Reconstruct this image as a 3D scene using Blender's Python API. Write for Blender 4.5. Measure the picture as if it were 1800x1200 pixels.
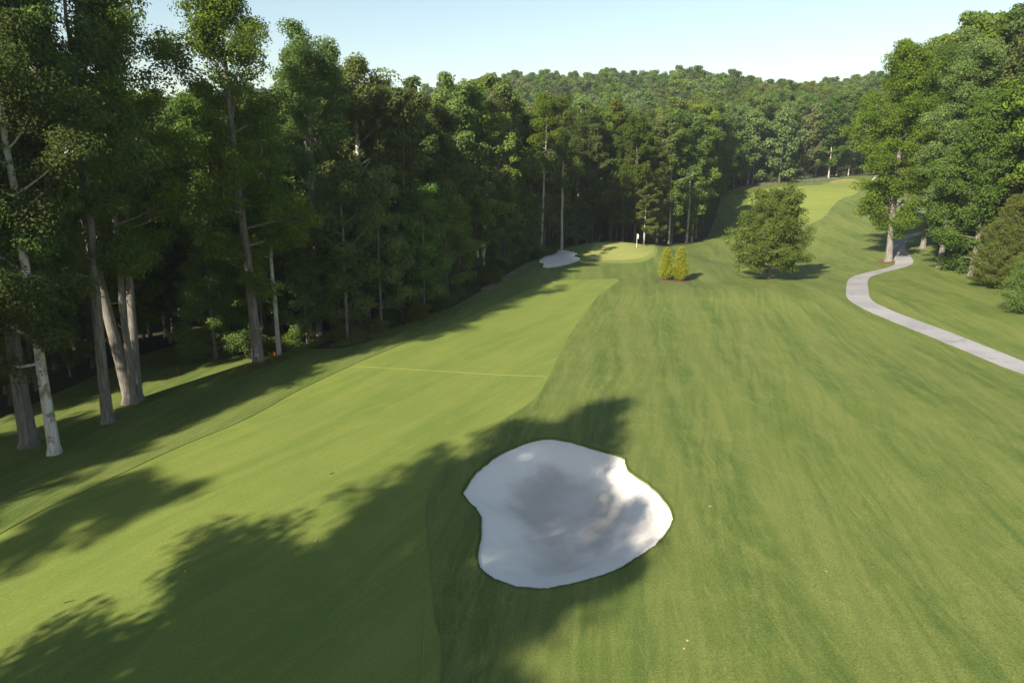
import bpy, bmesh, math, random
import numpy as np
from mathutils import Vector
from mathutils.geometry import delaunay_2d_cdt

for o in list(bpy.data.objects):
    bpy.data.objects.remove(o, do_unlink=True)
R = math.radians
scene = bpy.context.scene
COL = scene.collection
random.seed(11)
rng = np.random.default_rng(7)

# ------------------------------------------------------------------ camera
CAMH, PITCH, FPX = 16.0, R(14.5), 1201.0          # FPX: focal length in pixels of an 1800 px wide picture
cam = bpy.data.cameras.new('camera')
cam_o = bpy.data.objects.new('camera', cam); COL.objects.link(cam_o)
cam.sensor_width = 36.0; cam.lens = FPX / 1800 * 36
cam.clip_start = 0.1; cam.clip_end = 6000
cam_o.location = (0, 0, CAMH); cam_o.rotation_euler = (R(90) - PITCH, 0, 0)
scene.camera = cam_o

# ------------------------------------------------------------------ sky, sun, exposure
SHADOW_AZ, SUN_EL = R(37), R(31)                  # shadows fall 37 deg right of straight ahead
world = bpy.data.worlds.new('World'); scene.world = world; world.use_nodes = True
wn, wl = world.node_tree.nodes, world.node_tree.links
wn.clear()
sky = wn.new('ShaderNodeTexSky'); sky.sky_type = 'NISHITA'; sky.sun_disc = False
sky.sun_elevation = SUN_EL
sky.sun_rotation = SHADOW_AZ + math.pi            # sun stands opposite to the shadows
sky.altitude = 0; sky.air_density = 1.35; sky.dust_density = 0.8; sky.ozone_density = 0.9
bg = wn.new('ShaderNodeBackground'); bg.inputs['Strength'].default_value = 0.071
wo = wn.new('ShaderNodeOutputWorld')
wl.new(sky.outputs[0], bg.inputs[0]); wl.new(bg.outputs[0], wo.inputs[0])
sun = bpy.data.lights.new('sun', 'SUN'); sun.energy = 5.0; sun.angle = R(0.7); sun.color = (1.0, 0.93, 0.80)
sun_o = bpy.data.objects.new('sun', sun); COL.objects.link(sun_o)
sdir = Vector((math.sin(SHADOW_AZ) * math.cos(SUN_EL), math.cos(SHADOW_AZ) * math.cos(SUN_EL), -math.sin(SUN_EL)))
sun_o.rotation_euler = sdir.to_track_quat('-Z', 'Y').to_euler()
sun_o.location = (-60, -80, 90)
vs = scene.view_settings
vs.view_transform = 'Standard'; vs.look = 'None'; vs.gamma = 1.0; vs.use_curve_mapping = False
vs.exposure = 1.27
cy = scene.cycles
cy.max_bounces = 6; cy.diffuse_bounces = 3; cy.glossy_bounces = 2; cy.transmission_bounces = 4; cy.volume_bounces = 1
cy.transparent_max_bounces = 4
cy.use_denoising = True

# ------------------------------------------------------------------ terrain
def ray(px, py):
    u, v = (px - 900) / FPX, (600 - py) / FPX
    f = np.array([0, math.cos(PITCH), -math.sin(PITCH)]); up = np.array([0, math.sin(PITCH), math.cos(PITCH)])
    return np.array([u, 0, 0]) + f + v * up
def at_z(px, py, z):
    d = ray(px, py); t = (z - CAMH) / d[2]
    return d[0] * t, d[1] * t, z
PIX = [  # (pixel x, pixel y, height above the near fairway)
 (97,795,-1.5),(52,783,-1.6),(190,742,-1.6),(235,708,-1.6),(455,640,-0.9),(490,628,-0.8),(380,632,-1.8),(0,1000,-0.7),(250,615,-2.4),
 (600,628,0.2),(740,575,0.3),(840,527,0.5),(940,474,1.3),(0,935,-.4),(430,735,-.3),
 (400,900,0),(600,760,0),(800,640,0),(900,560,0.2),(1000,510,0.6),(300,1150,0),(740,1190,0),(1100,1150,0),(1500,1100,0.1),
 (1780,1100,.4),(1780,800,.4),(1500,800,0.1),(1300,700,0.1),(1150,620,.1),(1350,570,.1),(1250,580,0),(1450,560,-.1),(1350,507,0.95),(1210,514,.75),(1470,512,0.5),
 (1352,490,-0.7),(1170,492,-.3),(1195,494,-.3),(1250,460,-1.6),(1400,460,-1.5),(1180,440,0.3),(1250,412,-1.4),(1450,425,0.4),
 (1300,395,1.0),(1280,362,4),(1400,370,4.2),(1320,334,8.2),(1420,326,9),(1510,320,9.8),(1500,360,6),(1530,390,3.6),(1565,355,7),
 (1050,434,2.2),(1100,425,2.6),(1140,431,2.1),(1060,456,1.3),(1110,462,1.0),(985,457,1.5),(1640,350,8),
 (1800,645,0.3),(1640,583,.3),(1530,540,.3),(1506,500,.3),(1540,480,0.2),(1590,465,.5),(1575,435,1.6),(1600,413,2.6),
 (1700,560,.6),(1790,560,.9),(1622,435,2),(1648,470,1.2),(1707,483,1),(1760,505,.9)]
PLAN = [(-60,-60,-2),(0,-50,0),(60,-40,.5),(110,0,1.5),(120,80,2.5),(150,150,6),(-60,40,-3.5),(-70,100,-5),(-42,80,-4),(-22,100,-3.6),(-24,80,-3),
 (-6,120,-2.5),(8,145,-1.2),(25,150,-.6),(40,160,-1.4),(58,190,0.4),(-10,150,-3),(-80,160,-3),(0,200,-1),(-90,0,-3),(30,230,2),(150,260,10),(190,220,10),(60,300,9),(82,247,8.6),(102,256,9.2),(70,231,6.5),(0,300,7),(-100,260,5),(-40,20,-2.4),(180,100,6)]
CP = np.array([at_z(*p) for p in PIX] + PLAN)
S = 50.0
def _k(r2): return np.where(r2 > 1e-12, 0.5 * r2 * np.log(np.maximum(r2, 1e-12)), 0)
_P = CP[:, :2] / S; _n = len(_P)
_K = _k(((_P[:, None] - _P[None]) ** 2).sum(-1)) + np.eye(_n) * 0.004
_A = np.zeros((_n + 3, _n + 3)); _A[:_n, :_n] = _K; _A[:_n, _n] = 1; _A[:_n, _n+1:] = _P; _A[_n, :_n] = 1; _A[_n+1:, :_n] = _P.T
_w = np.linalg.solve(_A, np.concatenate([CP[:, 2], [0, 0, 0]]))
def sstep(a, b, x):
    t = np.clip((x - a) / (b - a), 0, 1); return t * t * (3 - 2 * t)
def hz(x, y):
    """terrain height for arrays of plan positions"""
    x = np.atleast_1d(np.asarray(x, float)); y = np.atleast_1d(np.asarray(y, float))
    out = np.empty(len(x))
    for i in range(0, len(x), 20000):
        q = np.stack([x[i:i+20000], y[i:i+20000]], 1) / S
        out[i:i+20000] = _k(((q[:, None] - _P[None]) ** 2).sum(-1)) @ _w[:_n] + _w[_n] + q @ _w[_n+1:]
    out = np.clip(out, -6, 14)
    # gentle swales in the mown ground
    out += 0.10 * np.sin(x * .31 + .5 * np.sin(y * .11)) * np.sin(y * .23 + 1.0) * sstep(55, 95, y)
    # wooded hills behind the course
    r = np.hypot(x, y)
    hill = 8 + 34 * sstep(285, 500, r) + 10 * sstep(480, 800, r)
    hill += 4.0 * np.sin(x * .011 + 1.4) + 3.0 * np.sin(x * .031 + y * .013) + 2 * np.sin(x * .052 + 2.)
    hill -= 10 * sstep(330, 520, x) + 9 * sstep(40, -160, x) * sstep(300, 480, r)
    back = sstep(-60, 120, y)
    w = sstep(255, 340, r)
    return out * (1 - w) + w * (hill * back + 2 * (1 - back))
def z1(x, y): return float(hz(x, y)[0])
def at(px, py):
    """where the ray through a picture point meets the terrain"""
    d = ray(px, py); ts = np.concatenate([np.arange(14, 330, 0.5), np.arange(330, 900, 3)])
    g = hz(d[0] * ts, d[1] * ts); h = CAMH + d[2] * ts
    idx = np.where(h < g)[0]
    t = ts[idx[0]] if len(idx) else ts[-1]
    if len(idx) and idx[0] > 0:
        i = idx[0]; a, b = h[i-1] - g[i-1], g[i] - h[i]; t = ts[i-1] + (ts[i] - ts[i-1]) * a / (a + b + 1e-9)
    return d[0] * t, d[1] * t
def spline(pts, closed=True, step=1.0):
    """Catmull-Rom through plan points, resampled"""
    P = [np.array(p, float) for p in pts]; n = len(P); out = []
    rngi = range(n) if closed else range(n - 1)
    for i in rngi:
        if closed: a, b, c, d = P[i-1], P[i], P[(i+1) % n], P[(i+2) % n]
        else: a, b, c, d = P[max(i-1, 0)], P[i], P[i+1], P[min(i+2, n-1)]
        L = np.linalg.norm(c - b); m = max(2, int(L / step))
        for k in range(m):
            t = k / m
            out.append(0.5 * ((2*b) + (c-a)*t + (2*a-5*b+4*c-d)*t*t + (3*b-3*c+d-a)*t**3))
    if not closed: out.append(P[-1])
    return np.array(out)
def zone_px(px, step=1.0): return spline([at(*p) for p in px], True, step)
def inside(poly, q):
    x, y = q[:, 0], q[:, 1]; res = np.zeros(len(q), bool); n = len(poly); j = n - 1
    for i in range(n):
        xi, yi = poly[i]; xj, yj = poly[j]
        c = ((yi > y) != (yj > y)) & (x < (xj - xi) * (y - yi) / (yj - yi + 1e-12) + xi); res ^= c; j = i
    return res
def dist_poly(poly, q):
    d = np.full(len(q), 1e9); n = len(poly)
    for i in range(n):
        a = poly[i]; b = poly[(i+1) % n]; ab = b - a; t = np.clip(((q - a) @ ab) / (ab @ ab + 1e-12), 0, 1)
        d = np.minimum(d, np.hypot(*(q - a - t[:, None] * ab).T))
    return d
def offset_line(line, w):
    t = np.gradient(line, axis=0); t /= np.linalg.norm(t, axis=1)[:, None] + 1e-9
    nrm = np.stack([-t[:, 1], t[:, 0]], 1)
    return np.concatenate([line + nrm * w / 2, (line - nrm * w / 2)[::-1]])
def resample(line, step):
    s = np.concatenate([[0], np.cumsum(np.linalg.norm(np.diff(line, axis=0), axis=1))])
    q = np.linspace(0, s[-1], max(2, int(s[-1] / step)))
    return np.stack([np.interp(q, s, line[:, 0]), np.interp(q, s, line[:, 1])], 1)

# ------------------------------------------------------------------ outlines of the mown zones (plan)
fw_pts = [at(*p) for p in [(0,937),(150,862),(300,791),(430,737),(520,688),(600,650),(700,607),(800,566),(880,530),(962,497),
 (1030,491),(1086,491),(1072,505),(1050,522),(1012,572),(988,614),(966,660),(938,702),(880,740),(812,786),(768,836),(752,880),(754,950),(766,1090),(774,1195)]]
fairway = spline([(-15.5,-40),(-30,-20),(-28,10)] + fw_pts + [(-2.6,2),(-4,-25)], True, 0.9)
far_fairway = zone_px([(1326,337),(1400,327),(1460,321),(1514,319),(1511,335),(1482,348),(1464,362),(1450,380),(1425,393),(1395,402),
 (1372,425),(1352,455),(1332,476),(1295,474),(1302,462),(1290,440),(1272,423),(1290,414),(1312,378),(1316,352)], 2.0)
green = zone_px([(1034,441),(1048,428),(1070,423.5),(1100,424),(1130,426),(1148,431),(1150,437),(1140,447),(1122,454),(1085,457),(1045,456),(1026,450)], .8)
gc = green.mean(0)
collar = gc + (green - gc) * 1.09
bunker = zone_px([(972,770),(1005,776),(1045,788),(1080,797),(1099,806),(1101,817),(1112,832),(1140,850),(1165,875),(1180,897),(1180,917),(1166,942),(1140,965),
 (1095,994),(1040,1016),(985,1029),(930,1033),(890,1024),(855,1008),(841,985),(841,963),(848,935),(847,908),(835,892),(818,873),(815,862),(828,842),(845,822),(880,797),(920,779),(950,771)], .35)
bunker_far = zone_px([(947,460),(957,450),(977,439),(1000,440),(1017,445),(1010,449),(1021,453),(1014,460),(990,467),(965,471),(953,469),(955,464)], .35)
bunker = bunker + rng.normal(size=bunker.shape) * .028
bunker_far = bunker_far + rng.normal(size=bunker_far.shape) * .035
bunker_slope = zone_px([(1530,318),(1545,306),(1566,304),(1578,312),(1566,326),(1540,327)], 1.0)
path_px = [(1880,672),(1800,647),(1720,615),(1640,583),(1580,560),(1535,541),(1511,526),(1507,510),(1510,490),(1535,480),(1572,471),(1589,463),(1584,450),(1577,435),(1585,420),(1612,411),(1660,405)]
path_line = resample(spline([at(*p) for p in path_px], False, .5), .8)
path = offset_line(path_line, 2.55)
path2_line = resample(spline([at(*p) for p in [(1548,344),(1566,353),(1590,361),(1625,372),(1665,380)]], False, 1), 1.5)
path2 = offset_line(path2_line, 2.4)
tan_soil = zone_px([(1458,320.5),(1475,315.5),(1500,315),(1512,318.3),(1490,319.8),(1470,321)], 1.5)
soil_bank = zone_px([(845,508),(870,494),(900,478),(930,463),(934,465),(905,483),(880,500),(858,512)], .8)
def disc(px, py, r, sq=1.0):
    c = np.array(at(px, py)); a = np.linspace(0, 2*math.pi, 20, endpoint=False)
    rr = r * (1 + .12 * np.sin(3*a + px) + .08 * np.sin(5*a))
    return np.stack([c[0] + rr*np.cos(a), c[1] + sq*rr*np.sin(a)], 1)
mulch = [disc(1172,493,1.5,.8), disc(1197,495,1.6,.8), disc(1560,460,1.7,1.1)]
# the open, mown corridor; everything outside it is wood
open_pts = [(-19,-60),(-38,-40),(-40,0),(-40,25),(-38,45)] + [at(*p) for p in [(265,618),(330,606),(400,618),(452,634),(520,612),(600,612),(740,568),(840,515),(880,492),(935,458)]] + \
 [(7,118),(10,133),(17,141),(27,145),(36,149),(44,160),(54,187),(62,209),(70,231),(82,247),(102,256),(126,266),(146,274)] + \
 [at(1545,303), at(1600,335), at(1660,352), at(1640,405), at(1660,455), at(1700,470), at(1760,480), at(1830,520)] + [(74,60),(76,20),(76,-60)]
open_zone = spline(open_pts, True, 3.0)
ZONES = [  # priority order: name, outline(s), height offset
 ('sand_bunker', bunker, -.10), ('sand_bunker.far', bunker_far, -.10), ('sand_bunker.slope', bunker_slope, -.06), ('cart_path', path, .03), ('cart_path.far', path2, .03),
 ('mulch0', mulch[0], .03), ('mulch1', mulch[1], .03), ('mulch2', mulch[2], .03), ('putting_green', green, -.05), ('green_collar', collar, -.03), ('fairway', fairway, -.035),
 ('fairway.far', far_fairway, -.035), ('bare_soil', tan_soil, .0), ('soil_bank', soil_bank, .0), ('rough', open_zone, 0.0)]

def build_ground():
    pts = []
    def grid(x0, x1, y0, y1, s, holes=None):
        gx, gy = np.meshgrid(np.arange(x0, x1, s), np.arange(y0, y1, s))
        g = np.stack([gx.ravel(), gy.ravel()], 1) + rng.uniform(-.2, .2, (gx.size, 2)) * s
        if holes is not None:
            a, b, c, d = holes; g = g[~((g[:, 0] > a) & (g[:, 0] < b) & (g[:, 1] > c) & (g[:, 1] < d))]
        return g
    g0 = grid(-50, 90, 10, 175, 1.4)
    g1 = grid(-120, 210, -70, 330, 5, (-50, 90, 10, 175))
    g2 = grid(-900, 1100, -300, 1300, 24, (-120, 210, -70, 330))
    gb = grid(bunker[:, 0].min(), bunker[:, 0].max(), bunker[:, 1].min(), bunker[:, 1].max(), .45)
    gb = gb[inside(bunker, gb)]
    gf = grid(bunker_far[:, 0].min(), bunker_far[:, 0].max(), bunker_far[:, 1].min(), bunker_far[:, 1].max(), .6)
    gf = gf[inside(bunker_far, gf)]
    G = np.concatenate([g0, g1, g2])
    # keep grid points off the outlines so no slivers appear
    keep = np.ones(len(G), bool)
    near = (G[:, 0] > -60) & (G[:, 0] < 160) & (G[:, 1] > -70) & (G[:, 1] < 300)
    for nm, poly, off in ZONES:
        lo, hi = poly.min(0) - 2, poly.max(0) + 2
        m = near & (G[:, 0] > lo[0]) & (G[:, 0] < hi[0]) & (G[:, 1] > lo[1]) & (G[:, 1] < hi[1])
        ii = np.where(m)[0]
        if len(ii):
            keep[ii] &= dist_poly(poly, G[ii]) > .22
    G = G[keep]
    V = [G, gb, gf]; n = sum(len(v) for v in V); E = []
    for nm, poly, off in ZONES:
        m = len(poly); V.append(poly); E += [(n + i, n + (i+1) % m) for i in range(m)]; n += m
    V = np.concatenate(V)
    vo, eo, fo, *_ = delaunay_2d_cdt([Vector(v) for v in V], E, [], 0, 1e-4)
    P = np.array([(v.x, v.y) for v in vo]); F = np.array([f[:] for f in fo if len(f) == 3])
    a, b, c = P[F[:, 0]], P[F[:, 1]], P[F[:, 2]]
    ar = np.cross(b - a, c - a); F[ar < 0] = F[ar < 0][:, ::-1]
    F = F[np.abs(ar) > 1e-7]
    cen = (P[F[:, 0]] + P[F[:, 1]] + P[F[:, 2]]) / 3
    zid = np.full(len(F), len(ZONES))
    for k in range(len(ZONES) - 1, -1, -1):
        poly = ZONES[k][1]; lo, hi = poly.min(0), poly.max(0)
        m = np.where((cen[:, 0] >= lo[0]) & (cen[:, 0] <= hi[0]) & (cen[:, 1] >= lo[1]) & (cen[:, 1] <= hi[1]))[0]
        if len(m):
            ins = inside(poly, cen[m]); zid[m[ins]] = k
    return P, F, zid
GP, GF, GZ = build_ground()
GH = hz(GP[:, 0], GP[:, 1])

# ------------------------------------------------------------------ material helpers
class NT:
    def __init__(s, name):
        s.m = bpy.data.materials.new(name); s.m.use_nodes = True
        s.t = s.m.node_tree; s.n = s.t.nodes; s.n.clear()
        s.out = s.n.new('ShaderNodeOutputMaterial')
    def node(s, t, **kw):
        x = s.n.new(t)
        for k, v in kw.items():
            if k.startswith('_'): x.inputs[k[1:].replace('_', ' ')].default_value = v
            else: setattr(x, k, v)
        return x
    def link(s, a, b): s.t.links.new(a, b)
    def mix(s, fac, a, b, bt='MIX'):
        x = s.n.new('ShaderNodeMix'); x.data_type = 'RGBA'; x.blend_type = bt; x.clamp_factor = True
        for i, v in ((0, fac), (6, a), (7, b)):
            if isinstance(v, (int, float)): x.inputs[i].default_value = v
            elif isinstance(v, tuple): x.inputs[i].default_value = (*v[:3], 1)
            else: s.link(v, x.inputs[i])
        return x.outputs[2]
    def math(s, op, a, b=0.0, c=None):
        x = s.n.new('ShaderNodeMath'); x.operation = op
        for i, v in enumerate((a, b, c)):
            if v is None: continue
            if isinstance(v, (int, float)): x.inputs[i].default_value = v
            else: s.link(v, x.inputs[i])
        return x.outputs[0]
    def coords(s, scale=(1, 1, 1), rot=0.0, warp=None):
        if not hasattr(s, 'pos'): s.pos = s.n.new('ShaderNodeNewGeometry').outputs['Position']
        src = s.pos
        if warp:
            nz = s.noise(warp[0], 2, vec=s.pos, color=True)
            v = s.n.new('ShaderNodeVectorMath'); v.operation = 'SUBTRACT'; s.link(nz, v.inputs[0]); v.inputs[1].default_value = (.5, .5, .5)
            w = s.n.new('ShaderNodeVectorMath'); w.operation = 'SCALE'; s.link(v.outputs[0], w.inputs[0]); w.inputs['Scale'].default_value = warp[1]
            a = s.n.new('ShaderNodeVectorMath'); a.operation = 'ADD'; s.link(src, a.inputs[0]); s.link(w.outputs[0], a.inputs[1]); src = a.outputs[0]
        mp = s.n.new('ShaderNodeMapping'); mp.inputs['Rotation'].default_value = (0, 0, rot)
        s.link(src, mp.inputs['Vector'])
        sc = s.n.new('ShaderNodeVectorMath'); sc.operation = 'MULTIPLY'; sc.inputs[1].default_value = scale
        s.link(mp.outputs[0], sc.inputs[0]); return sc.outputs[0]
    def noise(s, scale, detail=3, rough=.55, vec=None, color=False):
        x = s.n.new('ShaderNodeTexNoise'); x.inputs['Scale'].default_value = scale
        x.inputs['Detail'].default_value = detail; x.inputs['Roughness'].default_value = rough
        if vec is not None: s.link(vec, x.inputs['Vector'])
        return x.outputs[1 if color else 0]
    def ramp(s, fac, lo, hi, a=0.0, b=1.0):
        x = s.n.new('ShaderNodeMapRange'); x.interpolation_type = 'SMOOTHSTEP'
        s.link(fac, x.inputs[0]); x.inputs[1].default_value = lo; x.inputs[2].default_value = hi
        x.inputs[3].default_value = a; x.inputs[4].default_value = b; return x.outputs[0]
    def bump(s, h, strength, dist):
        x = s.n.new('ShaderNodeBump'); x.inputs['Strength'].default_value = strength; x.inputs['Distance'].default_value = dist
        s.link(h, x.inputs['Height']); return x.outputs[0]
    def principled(s, col, rough=.8, spec=.2, normal=None):
        b = s.n.new('ShaderNodeBsdfPrincipled')
        if isinstance(col, tuple): b.inputs['Base Color'].default_value = (*col, 1)
        else: s.link(col, b.inputs['Base Color'])
        b.inputs['Roughness'].default_value = rough; b.inputs['Specular IOR Level'].default_value = spec
        if normal is not None: s.link(normal, b.inputs['Normal'])
        return b.outputs[0]
    def done(s, sh): s.link(sh, s.out.inputs['Surface']); return s.m

def grass_mat(name, base, pale, dark, stripe_rot, stripe, tracks=0.0, fine=1.0, rough=.75):
    t = NT(name)
    big = t.noise(.07, 3, .55, t.coords())
    mid = t.noise(.55, 4, .6, t.coords())
    c = t.mix(t.ramp(big, .3, .7), dark, base)
    c = t.mix(t.ramp(mid, .42, .78, 0, .55), c, pale)
    # mowing direction: long soft strokes
    st = t.noise(1.0, 3, .6, t.coords((stripe[0], stripe[1], .05), stripe_rot, (.035, 4.0)))
    c = t.mix(t.ramp(st, .40, .62, 0, .8), c, t.mix(.6, c, pale))
    st2 = t.noise(1.0, 2, .5, t.coords((stripe[0] * 2.6, stripe[1] * 1.6, .05), stripe_rot + .12, (.03, 5.0)))
    c = t.mix(t.ramp(st2, .42, .66, 0, .8), c, t.mix(.7, c, dark))
    if tracks:
        wv = t.n.new('ShaderNodeTexWave'); wv.wave_type = 'BANDS'; wv.bands_direction = 'X'
        wv.inputs['Scale'].default_value = .085; wv.inputs['Distortion'].default_value = 9; wv.inputs['Detail'].default_value = 1; wv.inputs['Detail Scale'].default_value = .22
        t.link(t.coords((1, .16, 0), -.5, (.03, 9.0)), wv.inputs['Vector'])
        ln = t.ramp(wv.outputs['Fac'], .90, 1.0)
        br = t.ramp(t.noise(.12, 2, .5, t.coords()), .45, .62)
        c = t.mix(t.math('MULTIPLY', t.math('MULTIPLY', ln, br), tracks), c, pale)
    st3 = t.noise(1.0, 4, .7, t.coords((stripe[0] * 5, stripe[1] * 5, .05), stripe_rot - .18, (.04, 4.0)))
    c = t.mix(t.ramp(st3, .5, .72, 0, .6 * fine), c, pale)
    st4 = t.noise(1.0, 4, .7, t.coords((stripe[0] * 4, stripe[1] * 4, .05), stripe_rot + .22, (.04, 5.0)))
    c = t.mix(t.ramp(st4, .52, .75, 0, .6 * fine), c, dark)
    bw = t.n.new('ShaderNodeTexWave'); bw.wave_type = 'BANDS'; bw.bands_direction = 'X'; bw.wave_profile = 'SIN'
    bw.inputs['Scale'].default_value = .055; bw.inputs['Distortion'].default_value = 2.5; bw.inputs['Detail'].default_value = 1; bw.inputs['Detail Scale'].default_value = .5
    t.link(t.coords((1, .25, 0), stripe_rot, (.02, 8.0)), bw.inputs['Vector'])
    c = t.mix(t.ramp(bw.outputs['Fac'], .3, .7, 0, .45), c, t.mix(.6, c, pale))
    fk = t.math('MULTIPLY', t.ramp(t.noise(7, 3, .6, t.coords()), .66, .72), t.ramp(t.noise(.3, 3, .6, t.coords()), .5, .65))
    c = t.mix(t.math('MULTIPLY', fk, .55 * fine), c, (.26, .24, .09))
    blot = t.noise(2.2, 4, .65, t.coords())
    c = t.mix(t.ramp(blot, .55, .8, 0, .5), c, t.mix(.5, c, (base[0] * 1.35, base[1] * 1.12, base[2])))
    f1 = t.noise(14, 3, .7, t.coords()); f2 = t.noise(55, 2, .6, t.coords())
    g = t.math('ADD', t.math('MULTIPLY', f1, .6), t.math('MULTIPLY', f2, .4))
    v = t.ramp(g, .3, .7, 1 - .42 * fine, 1 + .42 * fine)
    mul = t.n.new('ShaderNodeVectorMath'); mul.operation = 'SCALE'; t.link(c, mul.inputs[0]); t.link(v, mul.inputs['Scale'])
    nb = t.bump(g, .55 * fine, .05)
    return t.done(t.principled(mul.outputs[0], rough, .15, nb))
M = {}
M['fairway'] = grass_mat('fairway_turf', (.134, .170, .033), (.174, .196, .042), (.110, .150, .029), R(28), (.9, .08), fine=.55)
M['rough'] = grass_mat('rough_turf', (.094, .128, .025), (.155, .170, .044), (.064, .096, .019), R(8), (.95, .055), tracks=.22, fine=1.0)
M['fairway_far_backscatter'] = grass_mat('far_fairway_turf_backscatter', (.172, .202, .040), (.205, .222, .050), (.145, .182, .035), R(-30), (.4, .05), fine=.4)  # paler fairway turf: backscattered light at a flat view angle painted into the colour
M['green'] = grass_mat('green_turf', (.22, .225, .062), (.25, .245, .075), (.20, .215, .058), R(60), (.5, .1), fine=.3)
M['collar'] = grass_mat('collar_turf', (.160, .188, .045), (.19, .208, .055), (.14, .172, .04), R(60), (.5, .1), fine=.5)

def sand_mat():
    t = NT('bunker_sand')
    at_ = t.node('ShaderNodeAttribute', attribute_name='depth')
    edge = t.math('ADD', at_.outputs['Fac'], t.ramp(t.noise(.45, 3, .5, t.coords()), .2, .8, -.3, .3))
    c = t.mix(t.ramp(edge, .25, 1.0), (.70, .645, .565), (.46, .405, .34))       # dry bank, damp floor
    c = t.mix(t.ramp(t.noise(.35, 3, .6, t.coords()), .45, .7, 0, .5), c, (.60, .55, .475))
    rk = t.noise(1.0, 2, .5, t.coords((9, .7, 0), R(35), (.2, 1.2)))
    fn = t.noise(30, 3, .7, t.coords())
    h = t.math('ADD', t.math('MULTIPLY', rk, .7), t.math('MULTIPLY', fn, .3))
    c2 = t.mix(t.ramp(fn, .35, .75, 0, .3), c, t.mix(.4, c, (.42, .38, .32)))
    return t.done(t.principled(c2, .9, .1, t.bump(h, .8, .04)))
M['sand'] = sand_mat()
def path_mat():
    t = NT('cart_path_concrete')
    c = t.mix(t.ramp(t.noise(.25, 4, .6, t.coords()), .4, .65), (.27, .255, .25), (.21, .20, .20))
    c = t.mix(t.ramp(t.noise(3, 4, .7, t.coords()), .5, .75, 0, .5), c, (.20, .185, .18))
    c = t.mix(t.ramp(t.noise(40, 2, .6, t.coords()), .3, .7, 0, .25), c, (.33, .32, .31))
    st = t.noise(1.0, 3, .6, t.coords((.5, .5, 0), .8, (.2, 2.0)))
    c = t.mix(t.ramp(st, .55, .68, 0, .6), c, (.16, .15, .155))
    return t.done(t.principled(c, .85, .2, t.bump(t.noise(25, 3, .7, t.coords()), .3, .01)))
M['path'] = path_mat()
def simple(name, a, b, sc, rough=.9, bump=.0, bd=.02, a2=.35, b2=.65):
    t = NT(name); nz = t.noise(sc, 4, .65, t.coords()); c = t.mix(t.ramp(nz, a2, b2), a, b)
    f = t.noise(sc * 9, 2, .6, t.coords()); c = t.mix(t.ramp(f, .35, .7, 0, .4), c, t.mix(.5, c, (a[0] * .4, a[1] * .4, a[2] * .4)))
    return t.done(t.principled(c, rough, .15, t.bump(f, bump, bd) if bump else None))
M['mulch'] = simple('red_mulch', (.17, .08, .05), (.11, .055, .035), 3, bump=.8, bd=.04)
M['soil'] = simple('sandy_soil', (.34, .24, .13), (.22, .17, .08), .6, bump=.5, bd=.04)
M['bank'] = simple('bank_soil', (.26, .17, .10), (.13, .11, .05), .8, bump=.6, bd=.05)
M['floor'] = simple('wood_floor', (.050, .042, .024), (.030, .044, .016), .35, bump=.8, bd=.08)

# ------------------------------------------------------------------ ground meshes
def obj(name, me, parent=None):
    o = bpy.data.objects.new(name, me); COL.objects.link(o)
    if parent is not None: o.parent = parent
    return o
def tag(o, label=None, cat=None, group=None, kind=None):
    for k, v in (('label', label), ('category', cat), ('group', group), ('kind', kind)):
        if v: o[k] = v
    return o
def mesh_np(name, V, F, mat, smooth=True, attrs=None, mats=None, matidx=None):
    """V (n,3); F (m,3) or (m,4) int array"""
    me = bpy.data.meshes.new(name); V = np.asarray(V, np.float32); F = np.asarray(F, np.int32)
    k = F.shape[1]
    me.vertices.add(len(V)); me.vertices.foreach_set('co', V.ravel())
    me.loops.add(F.size); me.loops.foreach_set('vertex_index', F.ravel())
    me.polygons.add(len(F)); me.polygons.foreach_set('loop_start', np.arange(0, F.size, k, dtype=np.int32))
    me.polygons.foreach_set('loop_total', np.full(len(F), k, np.int32))
    me.polygons.foreach_set('use_smooth', np.full(len(F), smooth, bool))
    for m in (mats or [mat]): me.materials.append(m)
    if matidx is not None: me.polygons.foreach_set('material_index', np.asarray(matidx, np.int32))
    for an, av in (attrs or {}).items():
        a = me.attributes.new(an, 'FLOAT', 'POINT'); a.data.foreach_set('value', np.asarray(av, np.float32))
    me.update(calc_edges=True); return me
OFF = np.array([z[2] for z in ZONES] + [0.0])
NZ = len(ZONES)
edge_faces = {}
for fi, f in enumerate(GF):
    for a, b in ((f[0], f[1]), (f[1], f[2]), (f[2], f[0])):
        edge_faces.setdefault((min(a, b), max(a, b)), []).append((fi, a, b))
skirts = {}
for (a, b), lst in edge_faces.items():
    if len(lst) == 2 and GZ[lst[0][0]] != GZ[lst[1][0]]:
        za, zb = GZ[lst[0][0]], GZ[lst[1][0]]
        if abs(OFF[za] - OFF[zb]) < .005: continue
        hi_, lo_ = (lst[0], zb) if OFF[za] > OFF[zb] else (lst[1], za)
        fi, p, q = hi_
        skirts.setdefault(GZ[fi], []).append((p, q, lo_))
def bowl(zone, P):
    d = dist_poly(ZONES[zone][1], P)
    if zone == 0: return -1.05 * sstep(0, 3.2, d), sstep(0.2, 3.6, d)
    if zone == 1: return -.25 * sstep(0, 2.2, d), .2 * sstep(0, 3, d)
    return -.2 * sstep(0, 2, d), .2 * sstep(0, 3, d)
ZMAT = {'sand_bunker': 'sand', 'cart_path': 'path', 'putting_green': 'green', 'green_collar': 'collar', 'fairway': 'fairway', 'bare_soil': 'soil', 'soil_bank': 'bank', 'rough': 'rough'}
ZNAME = {'mulch0': 'mulch_ring', 'mulch1': 'mulch_ring', 'mulch2': 'mulch_ring'}
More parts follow.
